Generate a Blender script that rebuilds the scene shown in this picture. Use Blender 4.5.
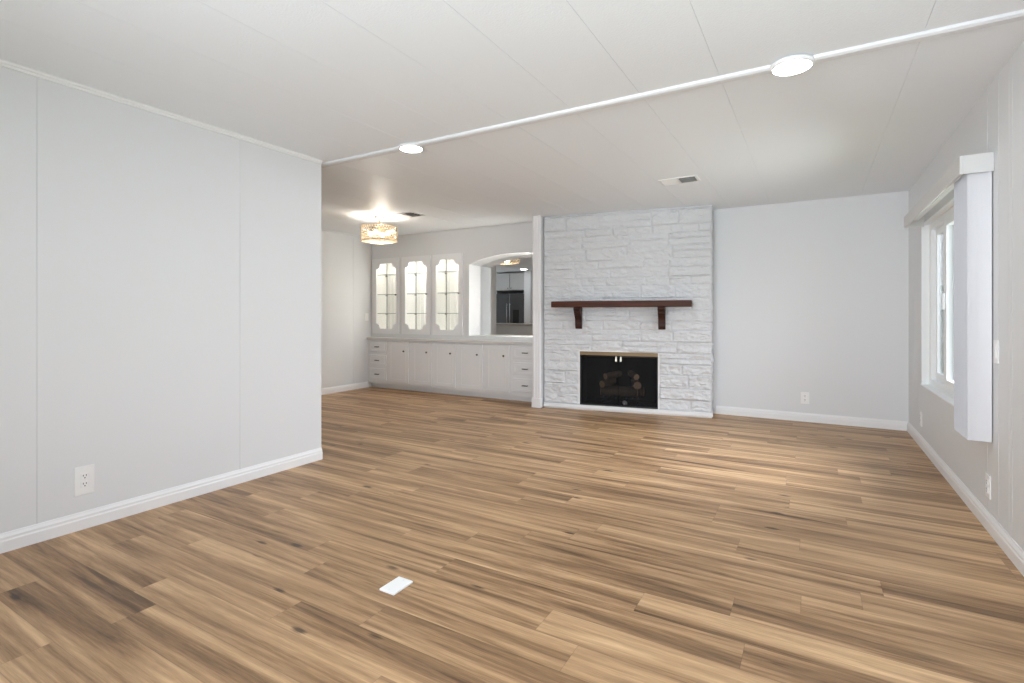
import bpy, bmesh, math, random
from mathutils import Vector, Matrix, noise

for o in list(bpy.data.objects):
    bpy.data.objects.remove(o)
S = bpy.context.scene
COL = S.collection
PI = math.pi

# ------------------------------------------------------------------ camera, world, lights, exposure
FPX = 517.0
YAW = math.atan((814 - 512) / FPX)
CAM_H = 1.12
cd = bpy.data.cameras.new('camera')
cam = bpy.data.objects.new('camera', cd)
COL.objects.link(cam)
cam.location = (0, 0, CAM_H)
cam.rotation_euler = (PI / 2, 0, YAW)
cd.sensor_fit = 'HORIZONTAL'
cd.sensor_width = 36
cd.lens = 36 * FPX / 1024
cd.shift_y = -(341.5 - 315) / 1024
cd.clip_start = 0.02
S.camera = cam

S.view_settings.view_transform = 'Standard'
S.view_settings.look = 'None'
S.view_settings.gamma = 1
S.view_settings.use_curve_mapping = False
S.view_settings.exposure = 0.15
S.cycles.max_bounces = 14
S.cycles.diffuse_bounces = 8
S.cycles.glossy_bounces = 6
S.cycles.transparent_max_bounces = 24
S.cycles.sample_clamp_indirect = 6
S.cycles.caustics_reflective = False
S.cycles.caustics_refractive = False
S.cycles.use_denoising = True

W = bpy.data.worlds.new('sky')
S.world = W
W.use_nodes = True
wn = W.node_tree
bg = wn.nodes['Background']
tc = wn.nodes.new('ShaderNodeTexCoord')
sp = wn.nodes.new('ShaderNodeSeparateXYZ')
cr = wn.nodes.new('ShaderNodeValToRGB')
cr.color_ramp.elements[0].position = 0.0
cr.color_ramp.elements[0].color = (0.98, 0.99, 1.0, 1)
cr.color_ramp.elements[1].position = 0.8
cr.color_ramp.elements[1].color = (0.62, 0.78, 1.0, 1)
wn.links.new(tc.outputs['Generated'], sp.inputs[0])
wn.links.new(sp.outputs['Z'], cr.inputs[0])
wn.links.new(cr.outputs[0], bg.inputs[0])
bg.inputs[1].default_value = 1.9


def window_light(name, loc, rot, sx, sy, power, color=(0.86, 0.93, 1.0), spread=PI):
    """area lamp for daylight at a window opening, or for added fill"""
    l = bpy.data.lights.new(name, 'AREA')
    l.shape = 'RECTANGLE'
    l.size, l.size_y = sx, sy
    l.energy = power
    l.color = color
    l.spread = spread
    o = bpy.data.objects.new(name, l)
    o.location = loc
    o.rotation_euler = rot
    COL.objects.link(o)
    return o


# lamps at two unseen windows put in to light the room, rear and right
window_light('unseen_rear_daylight', (-0.75, -1.0, 1.3), (PI / 2 + 0.16, 0, 0), 2.4, 1.5, 60, spread=2.0)
window_light('unseen_side_daylight', (1.10, 1.15, 1.1), (0, PI / 2 + 0.1, 0), 1.9, 1.5, 11)
window_light('daylight_window', (3.0, 4.55, 2.55), (0, math.radians(64), 0), 1.8, 2.6, 440)
window_light('ceiling_fill_added', (3.2, 4.5, -0.45), (0, math.radians(118), 0), 2.6, 4.0, 230, (0.92, 0.96, 1.0))  # added lamp low outside, aimed upwards to brighten the ceiling
window_light('kitchen_fill_added', (-9.75, 0.4, 1.4), (0, -PI / 2, 0), 1.2, 1.4, 52)  # added lamp at an invented opening, brightens the mirrored kitchen

# ------------------------------------------------------------------ materials


def newmat(name):
    m = bpy.data.materials.new(name)
    m.use_nodes = True
    nt = m.node_tree
    return m, nt, nt.nodes['Principled BSDF']


def mat(name, col, rough=0.5, metal=0.0, bump=0.0, bscale=40, var=0.0, emis=None, estr=0, spec=0.5, bdist=0.004):
    m, nt, b = newmat(name)
    b.inputs['Base Color'].default_value = (*col, 1)
    b.inputs['Roughness'].default_value = rough
    b.inputs['Metallic'].default_value = metal
    b.inputs['Specular IOR Level'].default_value = spec
    g = nt.nodes.new('ShaderNodeNewGeometry')
    if var:
        n = nt.nodes.new('ShaderNodeTexNoise')
        n.inputs['Scale'].default_value = 3.0
        n.inputs['Detail'].default_value = 4
        nt.links.new(g.outputs['Position'], n.inputs['Vector'])
        r = nt.nodes.new('ShaderNodeValToRGB')
        r.color_ramp.elements[0].position = 0.3
        r.color_ramp.elements[1].position = 0.7
        r.color_ramp.elements[0].color = (*[c * (1 - var) for c in col], 1)
        r.color_ramp.elements[1].color = (*[min(1, c * (1 + var)) for c in col], 1)
        nt.links.new(n.outputs['Fac'], r.inputs[0])
        nt.links.new(r.outputs[0], b.inputs['Base Color'])
    if bump:
        n = nt.nodes.new('ShaderNodeTexNoise')
        n.inputs['Scale'].default_value = bscale
        n.inputs['Detail'].default_value = 5
        nt.links.new(g.outputs['Position'], n.inputs['Vector'])
        bp = nt.nodes.new('ShaderNodeBump')
        bp.inputs['Strength'].default_value = bump
        bp.inputs['Distance'].default_value = bdist
        nt.links.new(n.outputs['Fac'], bp.inputs['Height'])
        nt.links.new(bp.outputs[0], b.inputs['Normal'])
    if emis:
        b.inputs['Emission Color'].default_value = (*emis, 1)
        b.inputs['Emission Strength'].default_value = estr
    return m


def glassmat(name, tint=(1, 1, 1), fac=0.08):
    """thin window glass: lets light straight through, with a fresnel-like glossy layer"""
    m = bpy.data.materials.new(name)
    m.use_nodes = True
    nt = m.node_tree
    nt.nodes.clear()
    out = nt.nodes.new('ShaderNodeOutputMaterial')
    mix = nt.nodes.new('ShaderNodeMixShader')
    t = nt.nodes.new('ShaderNodeBsdfTransparent')
    t.inputs[0].default_value = (*tint, 1)
    g = nt.nodes.new('ShaderNodeBsdfGlossy')
    g.inputs['Roughness'].default_value = 0.03
    lw = nt.nodes.new('ShaderNodeLayerWeight')
    lw.inputs['Blend'].default_value = 0.25
    mm = nt.nodes.new('ShaderNodeMath')
    mm.operation = 'MULTIPLY_ADD'
    mm.inputs[1].default_value = 0.35
    mm.inputs[2].default_value = fac * 0.4
    nt.links.new(lw.outputs['Fresnel'], mm.inputs[0])
    nt.links.new(mm.outputs[0], mix.inputs[0])
    nt.links.new(t.outputs[0], mix.inputs[1])
    nt.links.new(g.outputs[0], mix.inputs[2])
    nt.links.new(mix.outputs[0], out.inputs[0])
    return m


def floor_mat():
    m, nt, b = newmat('vinyl_plank')
    N, L = nt.nodes.new, nt.links.new

    def math_(op, a, c=None, d=None):
        n = N('ShaderNodeMath')
        n.operation = op
        for i, v in enumerate((a, c, d)):
            if v is None:
                continue
            if isinstance(v, (int, float)):
                n.inputs[i].default_value = v
            else:
                L(v, n.inputs[i])
        return n.outputs[0]
    g = N('ShaderNodeNewGeometry')
    s = N('ShaderNodeSeparateXYZ')
    L(g.outputs['Position'], s.inputs[0])
    X, Y = s.outputs['X'], s.outputs['Y']
    PW, PL = 0.148, 1.22
    yr = math_('DIVIDE', math_('ADD', Y, -2.07 + PW * 200), PW)
    row = math_('FLOOR', yr)
    fy = math_('SUBTRACT', yr, row)
    wn1 = N('ShaderNodeTexWhiteNoise')
    wn1.noise_dimensions = '1D'
    L(row, wn1.inputs['W'])
    xr = math_('ADD', math_('DIVIDE', X, PL), math_('MULTIPLY', wn1.outputs['Value'], 7.0))
    col = math_('FLOOR', xr)
    fx = math_('SUBTRACT', xr, col)
    cid = N('ShaderNodeCombineXYZ')
    L(row, cid.inputs[0])
    L(col, cid.inputs[1])
    wn2 = N('ShaderNodeTexWhiteNoise')
    wn2.noise_dimensions = '3D'
    L(cid.outputs[0], wn2.inputs['Vector'])
    rnd = wn2.outputs['Value']
    off = math_('MULTIPLY', rnd, 37.0)

    def stretched(sx, sy, detail, scale=1.0, dist=0.0, rough=0.55):
        c = N('ShaderNodeCombineXYZ')
        L(math_('MULTIPLY', X, sx), c.inputs[0])
        L(math_('MULTIPLY', Y, sy), c.inputs[1])
        L(off, c.inputs[2])
        n = N('ShaderNodeTexNoise')
        n.inputs['Scale'].default_value = scale
        n.inputs['Detail'].default_value = detail
        n.inputs['Distortion'].default_value = dist
        n.inputs['Roughness'].default_value = rough
        L(c.outputs[0], n.inputs['Vector'])
        return n.outputs['Fac']
    broad = stretched(0.55, 8.5, 6, 1.0, 0.9, 0.6)
    grain = stretched(4.0, 95.0, 6, 1.0, 0.25, 0.65)
    fine = stretched(14.0, 420.0, 2, 1.0, 0.0)
    tone = math_('ADD', math_('MULTIPLY', math_('SUBTRACT', broad, 0.5), 2.3), 0.5)
    tone = math_('ADD', tone, math_('MULTIPLY', math_('SUBTRACT', grain, 0.5), 0.6))
    tone = math_('ADD', tone, math_('MULTIPLY', math_('SUBTRACT', fine, 0.5), 0.36))
    wv = N('ShaderNodeTexWave')
    wv.bands_direction = 'Y'
    wv.inputs['Scale'].default_value = 1.0
    wv.inputs['Distortion'].default_value = 7.0
    wv.inputs['Detail'].default_value = 2.0
    wv.inputs['Detail Scale'].default_value = 1.6
    cw = N('ShaderNodeCombineXYZ')
    L(math_('MULTIPLY', X, 0.9), cw.inputs[0])
    L(math_('MULTIPLY', Y, 7.0), cw.inputs[1])
    L(off, cw.inputs[2])
    L(cw.outputs[0], wv.inputs['Vector'])
    tone = math_('ADD', tone, math_('MULTIPLY', math_('SUBTRACT', wv.outputs['Fac'], 0.5), 0.12))
    tone = math_('ADD', tone, math_('MULTIPLY', math_('SUBTRACT', rnd, 0.5), 0.18))
    r = N('ShaderNodeValToRGB')
    e = r.color_ramp.elements
    e[0].position, e[0].color = 0.0, (0.110, 0.060, 0.030, 1)
    e[1].position, e[1].color = 1.0, (0.680, 0.450, 0.250, 1)
    q = e.new(0.33)
    q.color = (0.285, 0.165, 0.082, 1)
    q = e.new(0.62)
    q.color = (0.455, 0.282, 0.149, 1)
    L(tone, r.inputs[0])
    # knots
    c = N('ShaderNodeCombineXYZ')
    L(math_('MULTIPLY', X, 1.6), c.inputs[0])
    L(math_('MULTIPLY', Y, 4.2), c.inputs[1])
    L(off, c.inputs[2])
    v = N('ShaderNodeTexVoronoi')
    v.inputs['Scale'].default_value = 1.3
    L(c.outputs[0], v.inputs['Vector'])
    kn = N('ShaderNodeMapRange')
    kn.inputs['From Min'].default_value = 0.045
    kn.inputs['From Max'].default_value = 0.10
    kn.inputs['To Min'].default_value = 0.85
    kn.inputs['To Max'].default_value = 0.0
    L(math_('ADD', v.outputs['Distance'], math_('MULTIPLY', math_('SUBTRACT', grain, 0.5), 0.16)), kn.inputs[0])
    mk = N('ShaderNodeMix')
    mk.data_type = 'RGBA'
    mk.inputs['B'].default_value = (0.045, 0.026, 0.017, 1)
    L(kn.outputs[0], mk.inputs['Factor'])
    L(r.outputs[0], mk.inputs['A'])
    # joints between planks (bevelled grooves)
    jy = math_('MINIMUM', fy, math_('SUBTRACT', 1.0, fy))
    jx = math_('MULTIPLY', math_('MINIMUM', fx, math_('SUBTRACT', 1.0, fx)), PL / PW)
    j = math_('MINIMUM', jy, jx)
    jm = N('ShaderNodeMapRange')
    jm.inputs['From Min'].default_value = 0.004
    jm.inputs['From Max'].default_value = 0.011
    jm.inputs['To Min'].default_value = 0.32
    jm.inputs['To Max'].default_value = 0.0
    L(j, jm.inputs[0])
    mj = N('ShaderNodeMix')
    mj.data_type = 'RGBA'
    mj.inputs['B'].default_value = (0.07, 0.045, 0.028, 1)
    L(jm.outputs[0], mj.inputs['Factor'])
    L(mk.outputs['Result'], mj.inputs['A'])
    L(mj.outputs['Result'], b.inputs['Base Color'])
    b.inputs['Roughness'].default_value = 0.42
    b.inputs['Specular IOR Level'].default_value = 0.35
    bp = N('ShaderNodeBump')
    bp.inputs['Strength'].default_value = 0.12
    bp.inputs['Distance'].default_value = 0.0015
    L(math_('SUBTRACT', grain, math_('MULTIPLY', jm.outputs[0], 1.5)), bp.inputs['Height'])
    L(bp.outputs[0], b.inputs['Normal'])
    return m


def wood_mat(name, dark, light):
    m, nt, b = newmat(name)
    tcn = nt.nodes.new('ShaderNodeTexCoord')
    mp = nt.nodes.new('ShaderNodeMapping')
    mp.inputs['Scale'].default_value = (2.5, 38, 38)
    n = nt.nodes.new('ShaderNodeTexNoise')
    n.inputs['Scale'].default_value = 1
    n.inputs['Detail'].default_value = 5
    n.inputs['Distortion'].default_value = 0.6
    r = nt.nodes.new('ShaderNodeValToRGB')
    r.color_ramp.elements[0].position = 0.32
    r.color_ramp.elements[1].position = 0.68
    r.color_ramp.elements[0].color = (*dark, 1)
    r.color_ramp.elements[1].color = (*light, 1)
    nt.links.new(tcn.outputs['Object'], mp.inputs[0])
    nt.links.new(mp.outputs[0], n.inputs['Vector'])
    nt.links.new(n.outputs['Fac'], r.inputs[0])
    nt.links.new(r.outputs[0], b.inputs['Base Color'])
    b.inputs['Roughness'].default_value = 0.5
    b.inputs['Specular IOR Level'].default_value = 0.25
    return m


def screen_mat():
    """woven metal fire curtain, about half open"""
    m = bpy.data.materials.new('mesh_curtain')
    m.use_nodes = True
    nt = m.node_tree
    b = nt.nodes['Principled BSDF']
    b.inputs['Base Color'].default_value = (0.012, 0.012, 0.013, 1)
    b.inputs['Roughness'].default_value = 0.6
    b.inputs['Specular IOR Level'].default_value = 0.2
    t = nt.nodes.new('ShaderNodeBsdfTransparent')
    mx = nt.nodes.new('ShaderNodeMixShader')
    mx.inputs[0].default_value = 0.62
    out = nt.nodes['Material Output']
    nt.links.new(t.outputs[0], mx.inputs[1])
    nt.links.new(b.outputs[0], mx.inputs[2])
    nt.links.new(mx.outputs[0], out.inputs[0])
    return m


def crystal_mat():
    m = bpy.data.materials.new('crystal')
    m.use_nodes = True
    nt = m.node_tree
    nt.nodes.clear()
    N, L = nt.nodes.new, nt.links.new
    out = N('ShaderNodeOutputMaterial')
    tr = N('ShaderNodeBsdfTransparent')
    tr.inputs[0].default_value = (0.97, 0.93, 0.85, 1)
    tl = N('ShaderNodeBsdfTranslucent')
    tl.inputs[0].default_value = (0.36, 0.30, 0.22, 1)
    gl = N('ShaderNodeBsdfGlossy')
    gl.inputs['Roughness'].default_value = 0.08
    m1, m2 = N('ShaderNodeMixShader'), N('ShaderNodeMixShader')
    m1.inputs[0].default_value = 0.5
    m2.inputs[0].default_value = 0.12
    L(tr.outputs[0], m1.inputs[1])
    L(tl.outputs[0], m1.inputs[2])
    L(m1.outputs[0], m2.inputs[1])
    L(gl.outputs[0], m2.inputs[2])
    L(m2.outputs[0], out.inputs[0])
    return m


M = dict(
    wall=mat('wall_paint', (0.745, 0.755, 0.77), 0.55, bump=0.05, bscale=60),
    wallr=mat('wall_panel_paint', (0.74, 0.755, 0.77), 0.5, bump=0.05, bscale=60),
    dining=mat('dining_paint', (0.72, 0.73, 0.74), 0.5, bump=0.04, bscale=60),
    ceil=mat('ceiling_paint', (0.86, 0.895, 0.93), 0.5, bump=0.35, bscale=110),
    trim=mat('trim_paint', (0.86, 0.86, 0.87), 0.35),
    cab=mat('cabinet_paint', (0.81, 0.82, 0.835), 0.38),
    worktop=mat('worktop', (0.66, 0.65, 0.64), 0.35, var=0.04),
    inner=mat('cabinet_interior', (0.90, 0.89, 0.86), 0.5),
    floor=floor_mat(),
    stone=mat('painted_stone', (0.69, 0.70, 0.72), 0.5, bump=0.9, bscale=38, bdist=0.014),
    hearth=mat('hearth_paint', (0.82, 0.82, 0.83), 0.5, bump=0.2, bscale=50),
    mantel=wood_mat('mantel_wood', (0.034, 0.009, 0.004), (0.100, 0.027, 0.010)),
    corbel=wood_mat('corbel_wood', (0.018, 0.006, 0.004), (0.052, 0.016, 0.009)),
    brass=mat('brass', (0.22, 0.155, 0.085), 0.5, 0.55, var=0.1),
    black=mat('black_metal', (0.012, 0.012, 0.013), 0.5),
    soot=mat('sooty_brick', (0.02, 0.02, 0.021), 0.9, bump=0.6, bscale=30, var=0.3),
    log=mat('log_bark', (0.15, 0.105, 0.075), 0.85, bump=1.0, bscale=45, var=0.4),
    logcut=mat('log_cut_end', (0.60, 0.40, 0.27), 0.8, var=0.25, bump=0.4, bscale=60),
    ash=mat('lava_rock', (0.45, 0.45, 0.45), 0.9, bump=0.8),
    screen=screen_mat(),
    handle=mat('pull_nickel', (0.62, 0.58, 0.50), 0.3, 0.8),
    knob=mat('knob_pewter', (0.10, 0.095, 0.09), 0.35, 0.8),
    glass=glassmat('window_glass'),
    insect=glassmat('insect_mesh', (0.55, 0.55, 0.55), 0.0),
    cabglass=glassmat('cabinet_glass', (1, 1, 1)),
    shelf=glassmat('shelf_glass', (0.95, 0.965, 0.955)),
    shelfedge=mat('shelf_edge', (0.22, 0.27, 0.25), 0.2),
    shade_and_clip=mat('corner_shade_and_clip', (0.20, 0.20, 0.19), 0.4, 0.4),
    mirror=mat('mirror_silver', (0.88, 0.89, 0.89), 0.01, 1.0),
    vinyl=mat('window_vinyl', (0.88, 0.90, 0.91), 0.3),
    blind=mat('blind_vane', (0.66, 0.66, 0.69), 0.45, bump=0.1, bscale=200),
    valance=mat('blind_valance', (0.66, 0.66, 0.655), 0.45),
    plate=mat('cover_plate', (0.88, 0.88, 0.88), 0.3),
    slot=mat('plate_slot', (0.03, 0.03, 0.03), 0.6),
    led=mat('led_diffuser', (0.9, 0.9, 0.9), 0.4, emis=(0.90, 0.96, 1.0), estr=52),
    puck=mat('puck_diffuser', (0.9, 0.9, 0.9), 0.4, emis=(1.0, 0.96, 0.88), estr=24),
    puckb=mat('puck_diffuser_bright', (0.9, 0.9, 0.9), 0.4, emis=(1.0, 0.975, 0.92), estr=44),
    bulb=mat('bulb_glass', (0.9, 0.85, 0.7), 0.4, emis=(1.0, 0.80, 0.52), estr=18),
    crystal=crystal_mat(),
    gold=mat('champagne_metal', (0.66, 0.50, 0.30), 0.3, 0.9),
    vent=mat('vent_enamel', (0.78, 0.78, 0.77), 0.4),
    ventshade=mat('vent_shade_dark', (0.03, 0.03, 0.03), 0.8),
    steel=mat('stainless', (0.13, 0.13, 0.135), 0.38, 0.7),
    steelb=mat('stainless_handle', (0.45, 0.45, 0.46), 0.3, 0.9),
    fridgeside=mat('fridge_side', (0.015, 0.015, 0.016), 0.5),
    kcab=mat('kitchen_cabinet', (0.62, 0.62, 0.62), 0.45),
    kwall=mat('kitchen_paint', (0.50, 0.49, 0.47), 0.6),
    kcounter=mat('kitchen_counter', (0.45, 0.44, 0.43), 0.3, var=0.15),
    leaf=mat('shrub_leaf', (0.14, 0.26, 0.07), 0.6, var=0.3),
    bark=mat('shrub_bark', (0.12, 0.08, 0.05), 0.9),
    ground=mat('yard_ground', (0.30, 0.36, 0.22), 0.9, var=0.2),
)

# ------------------------------------------------------------------ mesh helpers


def obj(name, bm, m=None, parent=None, loc=None, smooth=False):
    me = bpy.data.meshes.new(name)
    bmesh.ops.recalc_face_normals(bm, faces=bm.faces[:])
    if smooth:
        for f in bm.faces:
            f.smooth = True
    bm.to_mesh(me)
    bm.free()
    ms = m if isinstance(m, (list, tuple)) else [m]
    for k in ms:
        if k:
            me.materials.append(k)
    o = bpy.data.objects.new(name, me)
    COL.objects.link(o)
    if parent:
        o.parent = parent
    if loc:
        o.location = loc
    return o


def tag(o, label, cat, group=None, kind=None):
    o['label'] = label
    o['category'] = cat
    if group:
        o['group'] = group
    if kind:
        o['kind'] = kind
    return o


def thing(name, label, cat, loc=(0, 0, 0), rotz=0, group=None):
    o = bpy.data.objects.new(name, None)
    o.empty_display_size = 0.05
    COL.objects.link(o)
    o.location = loc
    o.rotation_euler = (0, 0, rotz)
    return tag(o, label, cat, group)


def struct(name, bm, m, label=None, cat=None):
    o = obj(name, bm, m)
    o['kind'] = 'structure'
    o['label'] = label or ('plain painted ' + name.replace('_', ' '))
    o['category'] = cat or name.split('_')[0]
    return o


def copy_tree(src, loc, rotz=None, label=None):
    r = src.copy()
    COL.objects.link(r)
    r.location = loc
    if rotz is not None:
        r.rotation_euler = (0, 0, rotz)
    if label:
        r['label'] = label
    for ch in list(src.children):
        c = ch.copy()
        COL.objects.link(c)
        c.parent = r
        for g in list(ch.children):
            d = g.copy()
            COL.objects.link(d)
            d.parent = c
    return r


def box(bm, x0, x1, y0, y1, z0, z1, bev=0.0, mi=0, seg=2):
    vs = [bm.verts.new(p) for p in ((x0, y0, z0), (x1, y0, z0), (x1, y1, z0), (x0, y1, z0),
                                    (x0, y0, z1), (x1, y0, z1), (x1, y1, z1), (x0, y1, z1))]
    fs = []
    for q in ((0, 3, 2, 1), (4, 5, 6, 7), (0, 1, 5, 4), (1, 2, 6, 5), (2, 3, 7, 6), (3, 0, 4, 7)):
        f = bm.faces.new([vs[i] for i in q])
        f.material_index = mi
        fs.append(f)
    if bev:
        es = list({e for f in fs for e in f.edges})
        r = bmesh.ops.bevel(bm, geom=es, offset=bev, segments=seg, affect='EDGES', profile=0.5)
        for f in r['faces']:
            f.material_index = mi
    return fs


def cyl(bm, c, r0, r1, h, axis='Z', n=24, mi=0, cap=True):
    """cylinder or cone starting at c and running h along +axis"""
    rings = []
    for k, (rr, t) in enumerate(((r0, 0), (r1, h))):
        ring = []
        for i in range(n):
            a = 2 * PI * i / n
            p = (rr * math.cos(a), rr * math.sin(a), t)
            if axis == 'Y':
                p = (p[0], p[2], p[1])
            elif axis == 'X':
                p = (p[2], p[0], p[1])
            ring.append(bm.verts.new((c[0] + p[0], c[1] + p[1], c[2] + p[2])))
        rings.append(ring)
    for i in range(n):
        f = bm.faces.new((rings[0][i], rings[0][(i + 1) % n], rings[1][(i + 1) % n], rings[1][i]))
        f.material_index = mi
        f.smooth = True
    if cap:
        for ring in rings:
            f = bm.faces.new(ring)
            f.material_index = mi


def lathe(bm, prof, c=(0, 0, 0), axis='Z', n=24, mi=0, cap=True):
    """profile [(r, t)] turned round an axis"""
    rings = []
    for rr, t in prof:
        ring = []
        for i in range(n):
            a = 2 * PI * i / n
            p = (rr * math.cos(a), rr * math.sin(a), t)
            if axis == 'Y':
                p = (p[0], p[2], p[1])
            elif axis == 'X':
                p = (p[2], p[0], p[1])
            ring.append(bm.verts.new((c[0] + p[0], c[1] + p[1], c[2] + p[2])))
        rings.append(ring)
    for a, b in zip(rings, rings[1:]):
        for i in range(n):
            f = bm.faces.new((a[i], a[(i + 1) % n], b[(i + 1) % n], b[i]))
            f.smooth = True
            f.material_index = mi
    for ring in (rings[0], rings[-1]) if cap else ():
        f = bm.faces.new(ring)
        f.material_index = mi


def extrude_profile(bm, prof, p0, p1, out, mi=0):
    """sweep a (d, z) profile along the straight line p0 -> p1; d runs along the 2-D vector out"""
    a = [bm.verts.new((p0[0] + out[0] * d, p0[1] + out[1] * d, z)) for d, z in prof]
    b = [bm.verts.new((p1[0] + out[0] * d, p1[1] + out[1] * d, z)) for d, z in prof]
    n = len(prof)
    for i in range(n):
        f = bm.faces.new((a[i], a[(i + 1) % n], b[(i + 1) % n], b[i]))
        f.material_index = mi
    bm.faces.new(a)
    bm.faces.new(list(reversed(b)))


def prism(bm, pts, axis, a, b, mi=0):
    """polygon of 2-D points extruded from a to b along axis ('X': pts are (y,z); 'Y': (x,z); 'Z': (x,y))"""
    def P(p, t):
        return {'X': (t, p[0], p[1]), 'Y': (p[0], t, p[1]), 'Z': (p[0], p[1], t)}[axis]
    va = [bm.verts.new(P(p, a)) for p in pts]
    vb = [bm.verts.new(P(p, b)) for p in pts]
    n = len(pts)
    for i in range(n):
        f = bm.faces.new((va[i], va[(i + 1) % n], vb[(i + 1) % n], vb[i]))
        f.material_index = mi
    for ring in (va, vb):
        f = bm.faces.new(ring)
        f.material_index = mi


# ------------------------------------------------------------------ room dimensions (metres)
XL, XR = -3.31, 0.79          # faces of the left and the right wall
YB = 6.25                     # face of the back wall
YR = -0.76                    # face of the wall behind the camera
HC = 2.32                     # ceiling height
XF = -5.975                   # face of the far dining wall
YD = 5.87                     # face of the display wall
YM = 6.15                     # face of the mirror
YL = 2.725                    # end of the left wall
XK = -9.4                     # far end of the kitchen
YBEAM = 2.80

# floor and ground
bm = bmesh.new()
box(bm, XK - 0.1, XR + 0.1, YR - 0.1, 6.45, -0.08, 0.0)
struct('floor', bm, M['floor'], 'brown oak look vinyl plank floor with dark knots', 'floor')
bm = bmesh.new()
box(bm, -40, 40, -40, 40, -0.9, -0.7)
struct('ground', bm, M['ground'], 'pale yard ground outside the windows', 'ground')

# ceiling: panels 16 inches wide with thin gaps, plus a backing board
bm = bmesh.new()
PITCH = 0.4055
k0 = -24
for k in range(k0, 3):
    a = -0.004 + k * PITCH
    b = a + PITCH
    a2, b2 = max(a, XK - 0.1), min(b, XR + 0.1)
    if b2 <= a2:
        continue
    for y0, y1 in ((YR - 0.1, YBEAM), (YBEAM, 6.45)):
        box(bm, a2 + 0.0009, b2 - 0.0009, y0, y1, HC, HC + 0.005)
box(bm, XK - 0.1, XR + 0.1, YR - 0.1, 6.45, HC + 0.004, HC + 0.1)
struct('ceiling', bm, M['ceil'], 'off white textured panel ceiling with straight seams', 'ceiling')


def panel_wall(bm, axis, face, back, t0, t1, z0, z1, cuts, holes=(), gap=0.002, depth=0.0035):
    """a wall of tall panels: axis 'Y' = wall runs along Y with its face at x=face; cuts = groove positions"""
    ts = sorted({t0, t1, *[c for c in cuts if t0 < c < t1], *[h[i] for h in holes for i in (0, 1)]})
    grooves = set(cuts)
    sgn = 1 if back > face else -1
    for a, b in zip(ts, ts[1:]):
        zs = [(z0, z1)]
        for h in holes:
            if h[0] <= a + 1e-6 and b - 1e-6 <= h[1]:
                zs = [(z0, h[2]), (h[3], z1)]
        ga = gap if a in grooves else 0
        gb = gap if b in grooves else 0
        for za, zb in zs:
            if axis == 'Y':
                box(bm, *sorted((face, face + sgn * depth * 1.5)), a + ga, b - gb, za, zb)
                box(bm, *sorted((face + sgn * depth, back)), a, b, za, zb)
            else:
                box(bm, a + ga, b - gb, *sorted((face, face + sgn * depth * 1.5)), za, zb)
                box(bm, a, b, *sorted((face + sgn * depth, back)), za, zb)


# left wall
bm = bmesh.new()
panel_wall(bm, 'Y', XL, XL - 0.10, YR, YL, 0, HC, [1.02, 2.065, -0.03], gap=0.0008)
struct('wall_left', bm, M['wall'], 'white panelled wall on the left with faint vertical seams', 'wall')

# right wall with the window beside the blind and an unseen opening put in for light near the camera
WY0, WY1, WZ0, WZ1 = 3.70, 5.534, 0.53, 1.885
bm = bmesh.new()
panel_wall(bm, 'Y', XR, XR + 0.10, YR, YB, 0, HC,
           [2.10, 2.32, 2.36, 2.55, 2.78, 2.90, 2.98, 3.05, 3.22, 3.27, 3.43, 3.62, 5.72, 5.98],
           holes=[(WY0, WY1, WZ0, WZ1), (0.2, 2.05, 0.3, 1.95)], gap=0.0015, depth=0.003)
struct('wall_right', bm, M['wallr'], 'pale grooved panel wall on the right', 'wall')

# back wall
bm = bmesh.new()
panel_wall(bm, 'X', YB, YB + 0.15, -2.85, XR + 0.1, 0, HC, [-0.42, 0.39], gap=0.0008)
struct('wall_back', bm, M['wall'], 'plain white wall right of the stone fireplace', 'wall')

# wall behind the camera, with an unseen wide window put in for light
bm = bmesh.new()
panel_wall(bm, 'X', YR, YR - 0.10, -3.31, XR + 0.1, 0, HC, [], holes=[(-1.95, 0.45, 0.55, 2.05)])
panel_wall(bm, 'X', YR, YR - 0.10, XK - 0.1, -3.41, 0, HC, [])
struct('wall_rear', bm, M['wall'], 'white wall behind the camera', 'wall')
bm = bmesh.new()
for x in (-1.95, -0.77, 0.40):
    box(bm, x, x + 0.05, YR - 0.09, YR - 0.02, 0.55, 2.05, 0.004)
for z in (0.55, 2.0):
    box(bm, -1.95, 0.45, YR - 0.088, YR - 0.022, z, z + 0.05, 0.004)
struct('window_unseen_rear', bm, M['vinyl'], 'unseen wide white window behind the camera, put in for light', 'window')
bm = bmesh.new()
for y in (0.2, 1.1, 2.0):
    box(bm, XR + 0.02, XR + 0.08, y, y + 0.05, 0.3, 1.95, 0.004)
for z in (0.3, 1.90):
    box(bm, XR + 0.022, XR + 0.078, 0.2, 2.05, z, z + 0.05, 0.004)
struct('window_unseen_side', bm, M['vinyl'], 'unseen white window in the right wall beside the camera, put in for light', 'window')

# far dining wall
bm = bmesh.new()
panel_wall(bm, 'Y', XF, XF - 0.10, 2.75, 6.45, 0, HC, [4.3, 5.5], gap=0.001)
struct('wall_far', bm, M['dining'], 'plain white wall at the far left of the dining end', 'wall')

# kitchen end walls
bm = bmesh.new()
panel_wall(bm, 'Y', XK, XK - 0.1, YR, 2.85, 0, HC, [], holes=[(-0.3, 1.1, 0.7, 2.0)])  # unseen opening, made for the added kitchen lamp
box(bm, XK, XF - 0.1, 2.85, 2.95, 0, HC)
struct('wall_kitchen', bm, M['kwall'], 'dim grey kitchen wall seen only in the mirror', 'wall')

# display wall with three door openings and an arched niche
DOORS = [(-5.935, -5.392), (-5.330, -4.787), (-4.745, -4.219)]
DZ0, DZ1 = 0.835, 1.985
AX0, AX1, ASP, ATOP = -4.117, -2.95, 1.815, 1.935       # niche: left, right, spring, crown of the arch


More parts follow.
